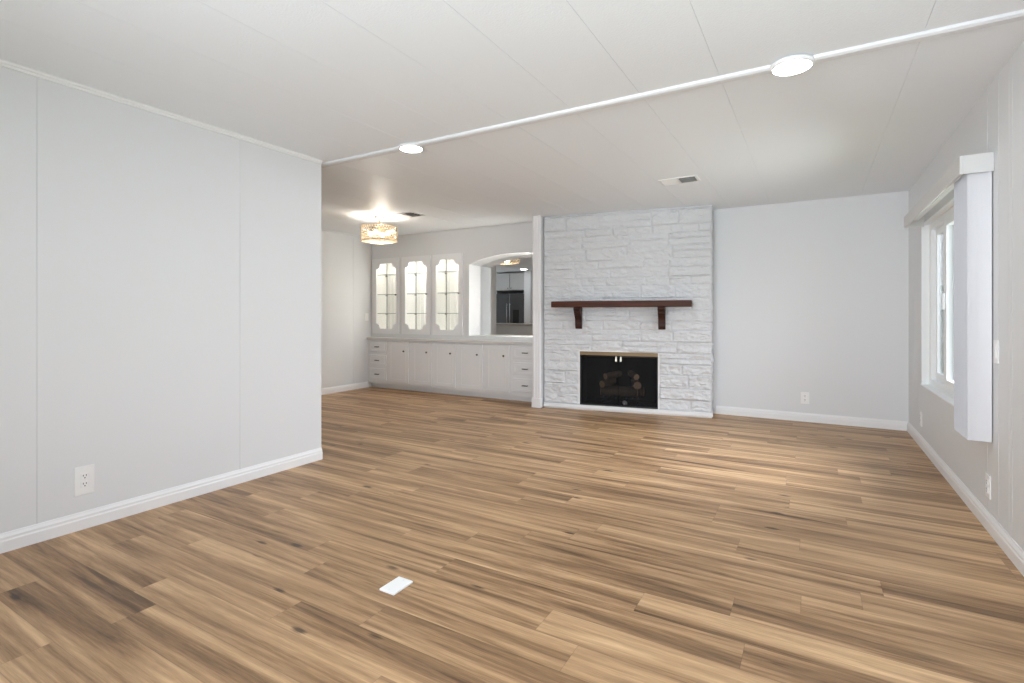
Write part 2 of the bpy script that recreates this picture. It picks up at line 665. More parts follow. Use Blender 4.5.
def arch_z(x, x0, x1, sp_, top):
    c, hw = (x0 + x1) / 2, (x1 - x0) / 2
    u = max(-1, min(1, (x - c) / hw))
    return sp_ + (top - sp_) * (1 - abs(u) ** 2.3)


AXR = -2.66                                             # right end of the arch, hidden by the post
bm = bmesh.new()
T = 0.03
ins = 0.02
holes = [(a + ins, b - ins) for a, b in DOORS]
xs = [XF]
for a, b in holes:
    xs += [a, b]
xs += [AX0]
for i in range(0, len(xs) - 1, 2):
    box(bm, xs[i], xs[i + 1], YD, YD + T, 0.775, HC)
for a, b in holes:
    box(bm, a, b, YD, YD + T, 0.775, DZ0 + ins)
    box(bm, a, b, YD, YD + T, DZ1 - ins, HC)
n = 30
for i in range(n):
    xa = AX0 + (AX1 + 0.02 - AX0) * i / n
    xb = AX0 + (AX1 + 0.02 - AX0) * (i + 1) / n
    za, zb = arch_z(xa, AX0, AXR, ASP, ATOP), arch_z(xb, AX0, AXR, ASP, ATOP)
    prism(bm, [(xa, za), (xb, zb), (xb, HC), (xa, HC)], 'Y', YD, YD + T)
    # soffit of the niche
    prism(bm, [(xa, za), (xb, zb), (xb, zb + 0.02), (xa, za + 0.02)], 'Y', YD + T, YM + 0.03)
# splayed left cheek, niche floor and back board
box(bm, AX0 - 0.09, AX0, YD + T, YM + 0.05, DZ0, HC)
box(bm, AX0, AX1 + 0.02, YD, YM + 0.05, 0.775, DZ0)
box(bm, AX0 - 0.09, AX0, YD + T, YM + 0.05, 0.775, DZ0)
box(bm, AX0 - 0.09, AX1 + 0.02, YM + 0.006, YM + 0.05, DZ0, HC)
struct('wall_dining', bm, M['dining'], 'white dining wall holding the glass doors and the arched niche', 'wall')
bm = bmesh.new()
box(bm, XF - 0.1, -2.85, 6.35, 6.45, 0, HC)
struct('wall_north', bm, M['wall'], 'outer wall behind the built-in cupboards', 'wall')

# stub wall with fluted casing between the cupboards and the fireplace
bm = bmesh.new()
box(bm, -2.945, -2.855, 5.575, 6.45, 0, HC)
struct('wall_stub', bm, M['dining'], 'narrow white wall end between cupboards and stone fireplace', 'wall')
bm = bmesh.new()
prism(bm, [(-2.955, 5.575), (-2.955, 5.555), (-2.945, 5.548), (-2.925, 5.548), (-2.920, 5.556), (-2.912, 5.556),
           (-2.907, 5.548), (-2.893, 5.548), (-2.888, 5.556), (-2.880, 5.556), (-2.875, 5.548), (-2.858, 5.548),
           (-2.848, 5.555), (-2.848, 5.575)], 'Z', 0.10, HC)
box(bm, -2.962, -2.842, 5.538, 5.60, 0, 0.115, 0.004)
struct('trim_1', bm, M['trim'], 'tall fluted white casing left of the stone fireplace', 'trim')

# ceiling batten over the change of ceiling, cornice strips
bm = bmesh.new()
prism(bm, [(YBEAM - 0.034, HC), (YBEAM - 0.032, HC - 0.012), (YBEAM - 0.02, HC - 0.019), (YBEAM + 0.02, HC - 0.019),
           (YBEAM + 0.032, HC - 0.012), (YBEAM + 0.034, HC)], 'X', XL - 0.1, XR)
struct('trim_2', bm, M['wall'], 'long white batten across the ceiling', 'trim')
bm = bmesh.new()
extrude_profile(bm, [(0, HC), (0.016, HC), (0.014, HC - 0.010), (0.006, HC - 0.013), (0.008, HC - 0.026), (0, HC - 0.028)],
                (XL, YR), (XL, YL), (1, 0))
struct('trim_3', bm, M['trim'], 'thin white cornice strip on top of the left wall', 'trim')
bm = bmesh.new()
extrude_profile(bm, [(0, HC), (0.010, HC), (0.008, HC - 0.014), (0, HC - 0.016)], (XF, YD), (AX1, YD), (0, -1))
extrude_profile(bm, [(0, HC), (0.010, HC), (0.008, HC - 0.014), (0, HC - 0.016)], (XF, 2.75), (XF, YD), (1, 0))
struct('trim_4', bm, M['dining'], 'thin strip where the dining walls meet the ceiling', 'trim')

BASE = [(0, 0), (0.015, 0), (0.015, 0.052), (0.012, 0.060), (0.012, 0.070), (0.006, 0.082), (0.004, 0.090), (0, 0.090)]


def baseboard(name, segs, label):
    bm_ = bmesh.new()
    for p0, p1, out in segs:
        extrude_profile(bm_, BASE, p0, p1, out)
    return struct(name, bm_, M['trim'], label, 'baseboard')


baseboard('baseboard_left', [((XL, YR), (XL, YL), (1, 0)), ((XL, YL - 0.016), (XL - 0.1, YL - 0.016), (0, 1))],
          'white baseboard along the left wall')
baseboard('baseboard_right', [((XR, 3.0 - 3.76), (XR, YB), (-1, 0))], 'white moulded baseboard along the window wall')
baseboard('baseboard_back', [((-0.962, YB), (XR, YB), (0, -1))], 'white baseboard right of the fireplace')
baseboard('baseboard_far', [((XF, 2.75), (XF, 5.80), (1, 0))], 'white baseboard in the dining end')

# ------------------------------------------------------------------ window in the right wall
XG = XR + 0.047
w1 = thing('window_1', 'white slider window behind the vertical blind', 'window', (XR, (WY0 + WY1) / 2, WZ0))
w1['kind'] = 'structure'
wc = (XR, (WY0 + WY1) / 2, WZ0)


def wbox(bm_, x0, x1, y0, y1, z0, z1, bev=0.003):
    box(bm_, x0 - wc[0], x1 - wc[0], y0 - wc[1], y1 - wc[1], z0 - wc[2], z1 - wc[2], bev)


bm = bmesh.new()      # white liner of the reveal and outer frame
wbox(bm, XR - 0.004, XR + 0.099, WY1 - 0.006, WY1 + 0.0, WZ0, WZ1, 0)
wbox(bm, XR - 0.004, XR + 0.099, WY0, WY0 + 0.006, WZ0, WZ1, 0)
wbox(bm, XR - 0.012, XR + 0.099, WY0, WY1, WZ0, WZ0 + 0.006, 0)
wbox(bm, XR - 0.004, XR + 0.099, WY0, WY1, WZ1 - 0.006, WZ1, 0)
for y0, y1 in ((WY1 - 0.085, WY1 - 0.006), (WY0 + 0.006, WY0 + 0.085)):
    wbox(bm, XG, XG + 0.05, y0, y1, WZ0, WZ1)
for z0, z1 in ((WZ0 + 0.004, WZ0 + 0.06), (WZ1 - 0.06, WZ1 - 0.004)):
    wbox(bm, XG + 0.001, XG + 0.049, WY0 + 0.006, WY1 - 0.006, z0, z1)
obj('window_frame', bm, M['vinyl'], w1)
ym = 4.86


def sash(name, ya, yb, xo, dp, wa, wb):
    bm_ = bmesh.new()
    for y0, y1 in ((ya, ya + wa), (yb - wb, yb)):
        wbox(bm_, xo, xo + dp, y0, y1, WZ0 + 0.06, WZ1 - 0.06)
    for z0, z1 in ((WZ0 + 0.06, WZ0 + 0.12), (WZ1 - 0.115, WZ1 - 0.06)):
        wbox(bm_, xo + 0.001, xo + dp - 0.001, ya + wa, yb - wb, z0, z1)
    s = obj(name, bm_, M['vinyl'], w1)
    bm_ = bmesh.new()
    wbox(bm_, xo + dp - 0.010, xo + dp - 0.006, ya + wa - 0.005, yb - wb + 0.005, WZ0 + 0.11, WZ1 - 0.11, 0)
    obj('pane', bm_, M['glass'], s)
    return s


s1 = sash('sash', ym - 0.06, WY1 - 0.085, XG + 0.030, 0.022, 0.05, 0.05)
bm = bmesh.new()
wbox(bm, XG + 0.056, XG + 0.0565, ym - 0.03, WY1 - 0.10, WZ0 + 0.10, WZ1 - 0.10, 0)
obj('insect_screen', bm, M['insect'], s1)['label'] = 'grey insect screen'
s2 = sash('sash', WY0 + 0.085, ym + 0.045, XG - 0.010, 0.038, 0.055, 0.085)
bm = bmesh.new()
wbox(bm, XG - 0.026, XG - 0.010, ym - 0.012, ym + 0.020, 1.16, 1.28, 0.004)
obj('latch', bm, M['vinyl'], s2)

# shrub outside
random.seed(5)
shrub = thing('shrub', 'green leafy shrub outside the window', 'shrub', (2.9, 13.5, -0.7))
bm = bmesh.new()
for i in range(900):
    th, ph = random.uniform(0, 2 * PI), math.acos(random.uniform(-0.6, 1))
    rr = random.uniform(0.75, 1.05)
    c = Vector((1.0 * rr * math.sin(ph) * math.cos(th), 1.6 * rr * math.sin(ph) * math.sin(th), 1.35 + 1.25 * rr * math.cos(ph)))
    R = Matrix.Rotation(random.uniform(0, 6.28), 3, 'Z') @ Matrix.Rotation(random.uniform(-1.2, 1.2), 3, 'X')
    s_ = random.uniform(0.06, 0.11)
    bm.faces.new([bm.verts.new(c + R @ Vector(p)) for p in ((-s_ * 1.6, 0, 0), (0, -s_ * 0.7, 0.02), (s_ * 1.6, 0, 0), (0, s_ * 0.7, 0.02))])
obj('foliage', bm, M['leaf'], shrub)
bm = bmesh.new()
cyl(bm, (0, 0, 0), 0.07, 0.04, 1.5, n=10)
obj('stem', bm, M['bark'], shrub)

# ------------------------------------------------------------------ vertical blind with valance
XV = 0.655
vb = thing('vertical_blind', 'white vertical blind stacked open beside the window under a box valance', 'blind', (XR, 3.5, 0.47))
vo = Vector((XR, 3.5, 0.47))
bm = bmesh.new()
# front board and returns of the valance
zb_, zt_ = 1.852, 1.948
box(bm, XV - vo.x, XV + 0.012 - vo.x, 0, 1.93, zb_ - vo.z, zt_ - vo.z, 0.002)
box(bm, XV - vo.x + 0.012, -0.001, 0, 0.008, zb_ - vo.z, zt_ - vo.z, 0.0015)
box(bm, XV - vo.x + 0.012, -0.001, 1.922, 1.93, zb_ - vo.z, zt_ - vo.z, 0.0015)
obj('valance', bm, M['valance'], vb)
bm = bmesh.new()
box(bm, XV + 0.065 - vo.x, XV + 0.095 - vo.x, 0.03, 1.90, 1.905 - vo.z, 1.932 - vo.z, 0.003)
hr = obj('headrail', bm, M['vinyl'], vb)
me = None
NV = 15
for i in range(NV):
    if me is None:
        bm = bmesh.new()
        # one slightly curved vane hanging across the rail
        nx = 8
        hw, zz0, zz1 = 0.0475, 0.0, 1.405
        fr, bk = [], []
        for k in range(nx + 1):
            u = -1 + 2 * k / nx
            x = hw * u
            y = 0.006 * (1 - u * u)
            fr.append((x, y - 0.0012))
            bk.append((x, y + 0.0012))
        prism(bm, fr + bk[::-1], 'Z', zz0, zz1)
        vane = obj('vane', bm, M['blind'], vb)
        me = vane.data
    else:
        vane = vane.copy()
        COL.objects.link(vane)
    vane.location = (0.7375 - vo.x, 0.022 + i * 0.021, 0.468 - vo.z)
    vane.rotation_euler = (0, 0, math.radians(-4 if i < 1 else -10 - (i % 3) * 2))

# ------------------------------------------------------------------ fireplace (its face is turned a little)
FA = Vector((-2.84, 5.64))
FANG = math.atan2(5.955 - 5.64, -0.963 + 2.84)
FW = math.hypot(1.877, 0.315)
OX0, OX1, OZ0, OZ1 = 0.445, 1.340, 0.060, 0.690
fp = thing('fireplace', 'white painted stone fireplace with black firebox and brass top bar', 'fireplace',
           (FA.x, FA.y, 0), FANG)


def stone_face(bm_, x0, x1, z0, z1, rng, ori='F'):
    """one rough-hewn block: a gridded front pushed about by noise, sides running back to the mortar"""
    g = 0.0022
    x0, x1, z0, z1 = x0 + g, x1 - g, z0 + g * 0.7, z1 - g * 0.7
    nx = max(3, int((x1 - x0) / 0.016))
    nz = max(3, int((z1 - z0) / 0.013))
    d0 = rng.uniform(0.004, 0.018)
    tilt = rng.uniform(-0.007, 0.007)
    seed = Vector((rng.uniform(0, 50), rng.uniform(0, 50), 0))
    grid = []
    for j in range(nz + 1):
        line = []
        for i in range(nx + 1):
            u, w = i / nx, j / nz
            x, z = x0 + (x1 - x0) * u, z0 + (z1 - z0) * w
            e = min(min(x - x0, x1 - x) / 0.014, min(z - z0, z1 - z) / 0.012, 1)
            p = Vector((x * 7, z * 26, 0)) + seed
            q = noise.noise(p) * 0.011 + noise.noise(Vector((x * 26, z * 60, 3)) + seed) * 0.007
            r_ = 0.016 * (abs(noise.noise(Vector((x * 9 + z * 5, z * 11, 7)) + seed)) ** 0.7)
            d = (d0 + tilt * (2 * w - 1) + q + r_) * (0.42 + 0.58 * math.sin(max(0, e) * PI / 2))
            d = max(d, 0.0)
            if i in (0, nx):
                x += rng.uniform(-0.003, 0.003)
            if j in (0, nz):
                z += rng.uniform(-0.002, 0.002)
            line.append(bm_.verts.new((x, -d, z) if ori == 'F' else (d, x, z)))
        grid.append(line)
    for j in range(nz):
        for i in range(nx):
            bm_.faces.new((grid[j][i], grid[j][i + 1], grid[j + 1][i + 1], grid[j + 1][i]))
    rim = ([grid[0][i] for i in range(nx + 1)] + [grid[j][nx] for j in range(1, nz + 1)] +
           [grid[nz][i] for i in range(nx - 1, -1, -1)] + [grid[j][0] for j in range(nz - 1, 0, -1)])
    back = [bm_.verts.new((v.co.x, 0.014, v.co.z) if ori == 'F' else (-0.014, v.co.y, v.co.z)) for v in rim]
    m_ = len(rim)
    for i in range(m_):
        bm_.faces.new((rim[i], back[i], back[(i + 1) % m_], rim[(i + 1) % m_]))


def lay(bm_, xa, xb, za, zb, rng, ori='F'):
    x = xa
    while x < xb - 0.02:
        w = rng.uniform(0.22, 0.62) if zb - za > 0.085 else rng.uniform(0.30, 0.85)
        if xb - (x + w) < 0.12:
            w = xb - x
        if w > 0.4 and zb - za > 0.12 and rng.random() < 0.5:
            mid = za + (zb - za) * rng.uniform(0.42, 0.58)
            stone_face(bm_, x, x + w, za, mid, rng, ori)
            stone_face(bm_, x, x + w, mid, zb, rng, ori)
        else:
            stone_face(bm_, x, x + w, za, zb, rng, ori)
        x += w


rng = random.Random(11)
zs = [0.060]
while zs[-1] < 0.690 - 0.15:
    zs.append(zs[-1] + rng.uniform(0.085, 0.155))
zs.append(0.690)
while zs[-1] < 2.315 - 0.15:
    zs.append(zs[-1] + rng.uniform(0.085, 0.165))
zs.append(2.315)
bm = bmesh.new()
for za, zb in zip(zs, zs[1:]):
    if zb <= OZ1 + 1e-6:
        lay(bm, 0.0, OX0 - 0.012, za, zb, rng)
        lay(bm, OX1 + 0.012, FW, za, zb, rng)
    else:
        lay(bm, 0.0, FW, za, zb, rng)
bm.normal_update()
# mortar backing with a hole for the firebox
for x0, x1, z0, z1 in ((0, OX0, 0, OZ1), (OX1, FW, 0, OZ1), (0, FW, OZ1, HC), (OX0, OX1, 0, OZ0)):
    box(bm, x0, x1, 0.003, 0.09, z0, z1)
obj('stone_facing', bm, M['stone'], fp)
bm = bmesh.new()
r2 = random.Random(4)
for za, zb in zip(zs, zs[1:]):
    for s_ in (0,):
        x = 0.0
        g0 = len(bm.verts)
        lay(bm, 0.0, 0.275, za, zb, r2, 'S')
for v_ in bm.verts:
    v_.co.x += FW - 0.012
box(bm, FW - 0.09, FW - 0.012, 0.09, 0.28, 0, HC)
obj('stone_return', bm, M['stone'], fp)
bm = bmesh.new()
box(bm, 0.0, FW + 0.015, -0.034, 0.02, 0.013, 0.058, 0.006)
box(bm, 0.006, FW + 0.004, -0.018, 0.02, 0.0, 0.013)
box(bm, FW - 0.02, FW + 0.015, 0.02, 0.275, 0.013, 0.058, 0.004)
obj('hearth_lip', bm, M['hearth'], fp)
# smooth plaster rim round the opening
bm = bmesh.new()
box(bm, OX0 - 0.016, OX0, -0.012, 0.05, OZ0 - 0.005, OZ1 + 0.012, 0.003)
box(bm, OX1, OX1 + 0.016, -0.012, 0.05, OZ0 - 0.005, OZ1 + 0.012, 0.003)
box(bm, OX0, OX1, -0.012, 0.05, OZ1, OZ1 + 0.012, 0.002)
obj('opening_rim', bm, M['hearth'], fp)
# firebox
bm = bmesh.new()
D = 0.30
box(bm, OX0 + 0.0, OX0 + 0.02, 0.02, D, OZ0, OZ1)
box(bm, OX1 - 0.02, OX1, 0.02, D, OZ0, OZ1)
box(bm, OX0, OX1, D, D + 0.02, OZ0, OZ1)
box(bm, OX0, OX1, 0.02, D, OZ1 - 0.02, OZ1)
box(bm, OX0, OX1, 0.02, D, OZ0, OZ0 + 0.02)
obj('firebox', bm, M['soot'], fp)
bm = bmesh.new()
box(bm, OX0, OX1, -0.014, 0.012, 0.646, OZ1, 0.004)
obj('brass_bar', bm, M['brass'], fp)['label'] = 'brushed brass bar across the top'
bm = bmesh.new()
box(bm, OX0, OX0 + 0.012, -0.008, 0.02, OZ0, 0.646)
box(bm, OX1 - 0.012, OX1, -0.008, 0.02, OZ0, 0.646)
box(bm, OX0, OX1, -0.008, 0.02, OZ0, OZ0 + 0.012)
cyl(bm, (OX0, 0.0, 0.636), 0.007, 0.007, OX1 - OX0, 'X', 10)
obj('screen_frame', bm, M['black'], fp)
for sgn, a, b in ((-1, OX0 + 0.012, (OX0 + OX1) / 2 + 0.004), (1, (OX0 + OX1) / 2 - 0.004, OX1 - 0.012)):
    bm = bmesh.new()
    nn = 90
    cols = []
    for i in range(nn + 1):
        u = i / nn
        x = a + (b - a) * u
        y = 0.012 + 0.007 * math.sin(u * 2 * PI * 13 + sgn) + (0.003 if sgn > 0 else -0.003)
        cols.append((bm.verts.new((x, y, OZ0 + 0.013)), bm.verts.new((x, y, 0.634))))
    for p, q in zip(cols, cols[1:]):
        bm.faces.new((p[0], q[0], q[1], p[1])).smooth = True
    c = obj('mesh_curtain', bm, M['screen'], fp)
    bm = bmesh.new()
    hx = 0.873 if sgn < 0 else 0.928
    prism(bm, [(hx - 0.007, 0.640), (hx + 0.007, 0.640), (hx + 0.011, 0.592), (hx + 0.004, 0.580), (hx - 0.004, 0.580),
               (hx - 0.011, 0.592)], 'Y', -0.022, -0.014)
    obj('pull', bm, M['handle'], c)

# grate, logs and a pale rock in the firebox: things of their own
FM = Matrix.Translation((FA.x, FA.y, 0)) @ Matrix.Rotation(FANG, 4, 'Z')


def fpt(x, y, z):
    return tuple(FM @ Vector((x, y, z)))


gr = thing('fire_grate', 'black metal grate under the logs in the firebox', 'grate', fpt(0.9, 0.17, OZ0 + 0.02), FANG)
bm = bmesh.new()
for i in range(7):
    x = -0.21 + i * 0.07
    box(bm, x - 0.006, x + 0.006, -0.09, 0.09, 0.062, 0.074)
    box(bm, x - 0.006, x + 0.006, -0.095, -0.083, 0.062, 0.11)
box(bm, -0.24, 0.24, -0.05, -0.038, 0.052, 0.064)
box(bm, -0.24, 0.24, 0.05, 0.062, 0.052, 0.064)
obj('bars', bm, M['black'], gr)
for sx in (-1, 1):
    for sy in (-1, 1):
        bm = bmesh.new()
        box(bm, sx * 0.2 - 0.006, sx * 0.2 + 0.006, sy * 0.055 - 0.006, sy * 0.055 + 0.006, 0.0, 0.056)
        obj('leg', bm, M['black'], gr)


def log(label, p0, p1, r, seed):
    a, b = Vector(fpt(*p0)), Vector(fpt(*p1))
    d = b - a
    o = thing('fire_log', label, 'log', tuple(a), 0, 'logs in the firebox')
    o.rotation_euler = d.to_track_quat('Z', 'Y').to_euler()
    bm_ = bmesh.new()
    L_, n_, m_ = d.length, 18, 10
    rings = []
    for j in range(m_ + 1):
        ring = []
        for i in range(n_):
            an = 2 * PI * i / n_
            rr = r * (1 + 0.13 * noise.noise(Vector((math.cos(an) * 2, math.sin(an) * 2, j * 0.5 + seed))))
            ring.append(bm_.verts.new((rr * math.cos(an), rr * math.sin(an), L_ * j / m_)))
        rings.append(ring)
    for p, q in zip(rings, rings[1:]):
        for i in range(n_):
            bm_.faces.new((p[i], p[(i + 1) % n_], q[(i + 1) % n_], q[i])).smooth = True
    obj('bark', bm_, M['log'], o)
    for zc, s_ in ((0, -1), (L_, 1)):
        bm_ = bmesh.new()
        cyl(bm_, (0, 0, zc - (0.004 if s_ < 0 else 0.0)), r * 0.96, r * 0.9, 0.004, 'Z', 18)
        obj('cut_end', bm_, M['logcut'], o)['label'] = 'pale sawn end'
    return o


G = OZ0 + 0.02 + 0.078
log('long thick log lying at the back of the grate', (0.66, 0.22, G + 0.055), (1.16, 0.22, G + 0.055), 0.055, 1)
log('thick log lying at the front of the grate', (0.68, 0.10, G + 0.053), (1.10, 0.11, G + 0.053), 0.045, 2)
log('left log resting across the pile with its end forward', (0.70, 0.055, G + 0.146), (0.80, 0.25, G + 0.172), 0.043, 3)
log('right log resting across the pile with its pale end forward', (1.105, 0.055, G + 0.148), (1.05, 0.25, G + 0.176), 0.047, 4)
log('upper left log stacked highest on the pile', (0.735, 0.07, G + 0.236), (0.88, 0.24, G + 0.258), 0.038, 5)
log('upper right short log stacked on the right of the pile', (1.09, 0.085, G + 0.242), (1.00, 0.24, G + 0.268), 0.036, 6)
bm = bmesh.new()
bmesh.ops.create_icosphere(bm, subdivisions=3, radius=0.03)
for v_ in bm.verts:
    v_.co *= 1 + 0.3 * noise.noise(v_.co * 40)
    v_.co.z = max(v_.co.z, -0.016)
o = obj('lava_rock', bm, M['ash'], None, fpt(0.965, 0.05, OZ0 + 0.036))
tag(o, 'small pale rock on the firebox floor in front of the logs', 'rock')

# mantel shelf
ms = thing('mantel_shelf', 'dark red-brown wooden mantel shelf on two curved brackets', 'shelf', fpt(0.9, -0.02, 1.21), FANG)
bm = bmesh.new()
box(bm, 0.139 - 0.9, 1.704 - 0.9, -0.165, -0.016, 0.0, 0.070, 0.008)
obj('shelf_board', bm, M['mantel'], ms)
for xc in (0.440, 1.385):
    bm = bmesh.new()
    prof = [(-0.014, 0.0), (-0.145, 0.0), (-0.150, -0.022), (-0.140, -0.040), (-0.120, -0.050), (-0.118, -0.068),
            (-0.105, -0.082), (-0.085, -0.098), (-0.068, -0.120), (-0.058, -0.150), (-0.055, -0.185), (-0.058, -0.215),
            (-0.050, -0.240), (-0.035, -0.252), (-0.014, -0.252)]
    prism(bm, prof, 'X', xc - 0.9 - 0.036, xc - 0.9 + 0.040)
    bmesh.ops.bevel(bm, geom=[e for e in bm.edges if e.calc_length() < 0.2], offset=0.003, segments=1, affect='EDGES')
    obj('bracket', bm, M['corbel'], ms)

# ------------------------------------------------------------------ built-in cupboards
YC = 5.80
ZT = 0.738
KICK = 0.075


def knob(bm_, x, y, z, r=0.014):
    lathe(bm_, [(0.006, 0.0), (0.0055, -0.010), (r * 0.9, -0.016), (r, -0.021), (r * 0.75, -0.027), (0.002, -0.029)],
          (x, y, z), 'Y', 14)


def pull(bm_, x, y, z, w=0.085):
    for s_ in (-1, 1):
        cyl(bm_, (x + s_ * w * 0.38, y - 0.020, z), 0.005, 0.006, 0.020, 'Y', 10)
    lathe(bm_, [(0.003, -w / 2), (0.007, -w / 2 + 0.006), (0.0055, -w / 4), (0.0075, 0), (0.0055, w / 4), (0.007, w / 2 - 0.006),
                (0.003, w / 2)], (x, y - 0.022, z), 'X', 10)


def shaker(bm_, x0, x1, z0, z1, y, t=0.018, rail=0.0):
    """overlay front with a bevelled edge and a fine raised bead"""
    box(bm_, x0, x1, y - t, y, z0, z1, 0.005)
    if rail:
        for a, b, c, d in ((x0 + rail, x1 - rail, z1 - rail - 0.008, z1 - rail), (x0 + rail, x1 - rail, z0 + rail, z0 + rail + 0.008),
                           (x0 + rail, x0 + rail + 0.008, z0 + rail, z1 - rail), (x1 - rail - 0.008, x1 - rail, z0 + rail, z1 - rail)):
            box(bm_, a, b, y - t - 0.003, y - t + 0.001, c, d, 0.001, seg=1)


def carcass(root, x0, x1):
    bm_ = bmesh.new()
    w = x1 - x0
    box(bm_, -w / 2, w / 2, 0.0, 0.022, KICK, ZT)               # face frame
    for s_ in (-w / 2, w / 2 - 0.016):
        box(bm_, s_, s_ + 0.016, 0.022, 0.40, KICK, ZT)
    box(bm_, -w / 2, w / 2, 0.022, 0.40, KICK, KICK + 0.016)
    box(bm_, -w / 2, w / 2, 0.39, 0.40, KICK, ZT)
    obj('body', bm_, M['cab'], root)
    bm_ = bmesh.new()
    box(bm_, -w / 2, w / 2, 0.075, 0.09, 0.0, KICK)
    obj('toe_kick', bm_, M['cab'], root)


edges = [XF, -5.553, -5.103, -4.684, -4.264, -3.815, -3.398, -2.946]
DOORX = [(-5.532, -5.142), (-5.065, -4.711), (-4.652, -4.288), (-4.232, -3.839), (-3.787, -3.422)]
dl = ['white cupboard unit with round knob, first to the right of the left drawer stack',
      'white cupboard unit with round knob, second to the right of the left drawer stack',
      'white cupboard unit with round knob, in the middle of the five single door units',
      'white cupboard unit with round knob, second from the right drawer stack',
      'white cupboard unit with round knob, just left of the right drawer stack under the mirror']
for i, (a, b) in enumerate(DOORX):
    e0, e1 = edges[i + 1], edges[i + 2]
    xc = (e0 + e1) / 2
    r = thing('base_cupboard', dl[i], 'cupboard', (xc, YC, 0), 0, 'single door cupboards under the worktop')
    carcass(r, e0, e1)
    bm = bmesh.new()
    shaker(bm, a - xc, b - xc, 0.112, 0.720, -0.001, rail=0.045)
    d = obj('door', bm, M['cab'], r)
    bm = bmesh.new()
    knob(bm, b - xc - 0.075, -0.019, 0.585)
    obj('knob', bm, M['knob'], d)['label'] = 'dark round metal knob'
for (e0, e1, a, b, lab) in ((edges[0], edges[1], -5.935, -5.580, 'white stack of three drawers at the left end below the glass doors'),
                            (edges[6], edges[7], -3.368, -2.990, 'white stack of three drawers at the right end beside the fluted casing')):
    xc = (e0 + e1) / 2
    r = thing('drawer_cabinet', lab, 'drawers', (xc, YC, 0), 0, 'drawer stacks under the worktop')
    carcass(r, e0, e1)
    for z0, z1 in ((0.555, 0.715), (0.350, 0.510), (0.130, 0.305)):
        bm = bmesh.new()
        shaker(bm, a - xc, b - xc, z0, z1, -0.001, rail=0.028)
        d = obj('drawer', bm, M['cab'], r)
        bm = bmesh.new()
        pull(bm, (a + b) / 2 - xc, -0.019, (z0 + z1) / 2)
        obj('handle', bm, M['knob'], d)['label'] = 'dark metal pull'
# worktop
bm = bmesh.new()
box(bm, XF + 0.001, -2.946, YC - 0.036, YD + 0.0, ZT, 0.775, 0.004)
o = obj('worktop', bm, M['worktop'])
tag(o, 'long pale worktop running over the white drawers and cupboards', 'worktop')

# display cabinets with scalloped glass doors


def scallop(x0, x1, z0, z1, r=0.060, st=0.020, n_=8):
    """rectangle whose corners step in and then curve inwards (concave quarter rounds)"""
    pts = []
    # quarter round of radius r about each corner, starting st away from the straight sides
    for sx, sz, flip in ((1, 1, False), (-1, 1, True), (-1, -1, False), (1, -1, True)):
        cx, cz = (x1 if sx > 0 else x0), (z1 if sz > 0 else z0)
        q = [(cx, cz - sz * (r + st)), (cx - sx * st * 0.7, cz - sz * (r + st))]
        for k in range(n_ + 1):
            a = 0.5 * PI * k / n_
            q.append((cx - sx * (st * 0.7 + (r - st * 0.0) * math.sin(a)), cz - sz * (st * 0.7 + r * math.cos(a))))
        q += [(cx - sx * (r + st), cz - sz * st * 0.7), (cx - sx * (r + st), cz)]
        pts += q[::-1] if flip else q
    out = []
    for i, p in enumerate(pts):                      # extra points half-way along the long straight sides
        q = pts[(i + 1) % len(pts)]
        out.append(p)
        if math.hypot(p[0] - q[0], p[1] - q[1]) > 0.2:
            out += [(p[0] + (q[0] - p[0]) * t, p[1] + (q[1] - p[1]) * t) for t in (0.25, 0.5, 0.75)]
    return out


def ring_frame(bm_, inner, x0, x1, z0, z1, y0, y1):
    cx, cz = (x0 + x1) / 2, (z0 + z1) / 2
    hx, hz = (x1 - x0) / 2, (z1 - z0) / 2
    # make sure the outer corners are included by adding inner points on the rays to them
    outer = []
    for px, pz in inner:
        dx, dz = (px - cx) / hx, (pz - cz) / hz
        k = 1 / max(abs(dx), abs(dz))
        outer.append((cx + dx * k * hx, cz + dz * k * hz))
    n_ = len(inner)

    def side(p, q):
        def s(t):
            if abs(t[0] - x0) < 1e-6: return 'l'
            if abs(t[0] - x1) < 1e-6: return 'r'
            return 't' if t[1] > cz else 'b'
        return s(p), s(q)
    fi = [bm_.verts.new((p[0], y0, p[1])) for p in inner]
    bi = [bm_.verts.new((p[0], y1, p[1])) for p in inner]
    fo = [bm_.verts.new((p[0], y0, p[1])) for p in outer]
    bo = [bm_.verts.new((p[0], y1, p[1])) for p in outer]
    for i in range(n_):
        j = (i + 1) % n_
        sa, sb = side(outer[i], outer[j])
        extra = None
        if sa != sb:
            ex = x0 if 'l' in (sa, sb) else x1
            ez = z1 if 't' in (sa, sb) else z0
            extra = (bm_.verts.new((ex, y0, ez)), bm_.verts.new((ex, y1, ez)))
        if extra:
            bm_.faces.new((fi[i], fo[i], extra[0], fo[j], fi[j]))
            bm_.faces.new((bi[i], bi[j], bo[j], extra[1], bo[i]))
            bm_.faces.new((fo[i], bo[i], extra[1], extra[0]))
            bm_.faces.new((extra[0], extra[1], bo[j], fo[j]))
        else:
            bm_.faces.new((fi[i], fo[i], fo[j], fi[j]))
            bm_.faces.new((bi[i], bi[j], bo[j], bo[i]))
            bm_.faces.new((fo[i], bo[i], bo[j], fo[j]))
        bm_.faces.new((fi[i], fi[j], bi[j], bi[i]))


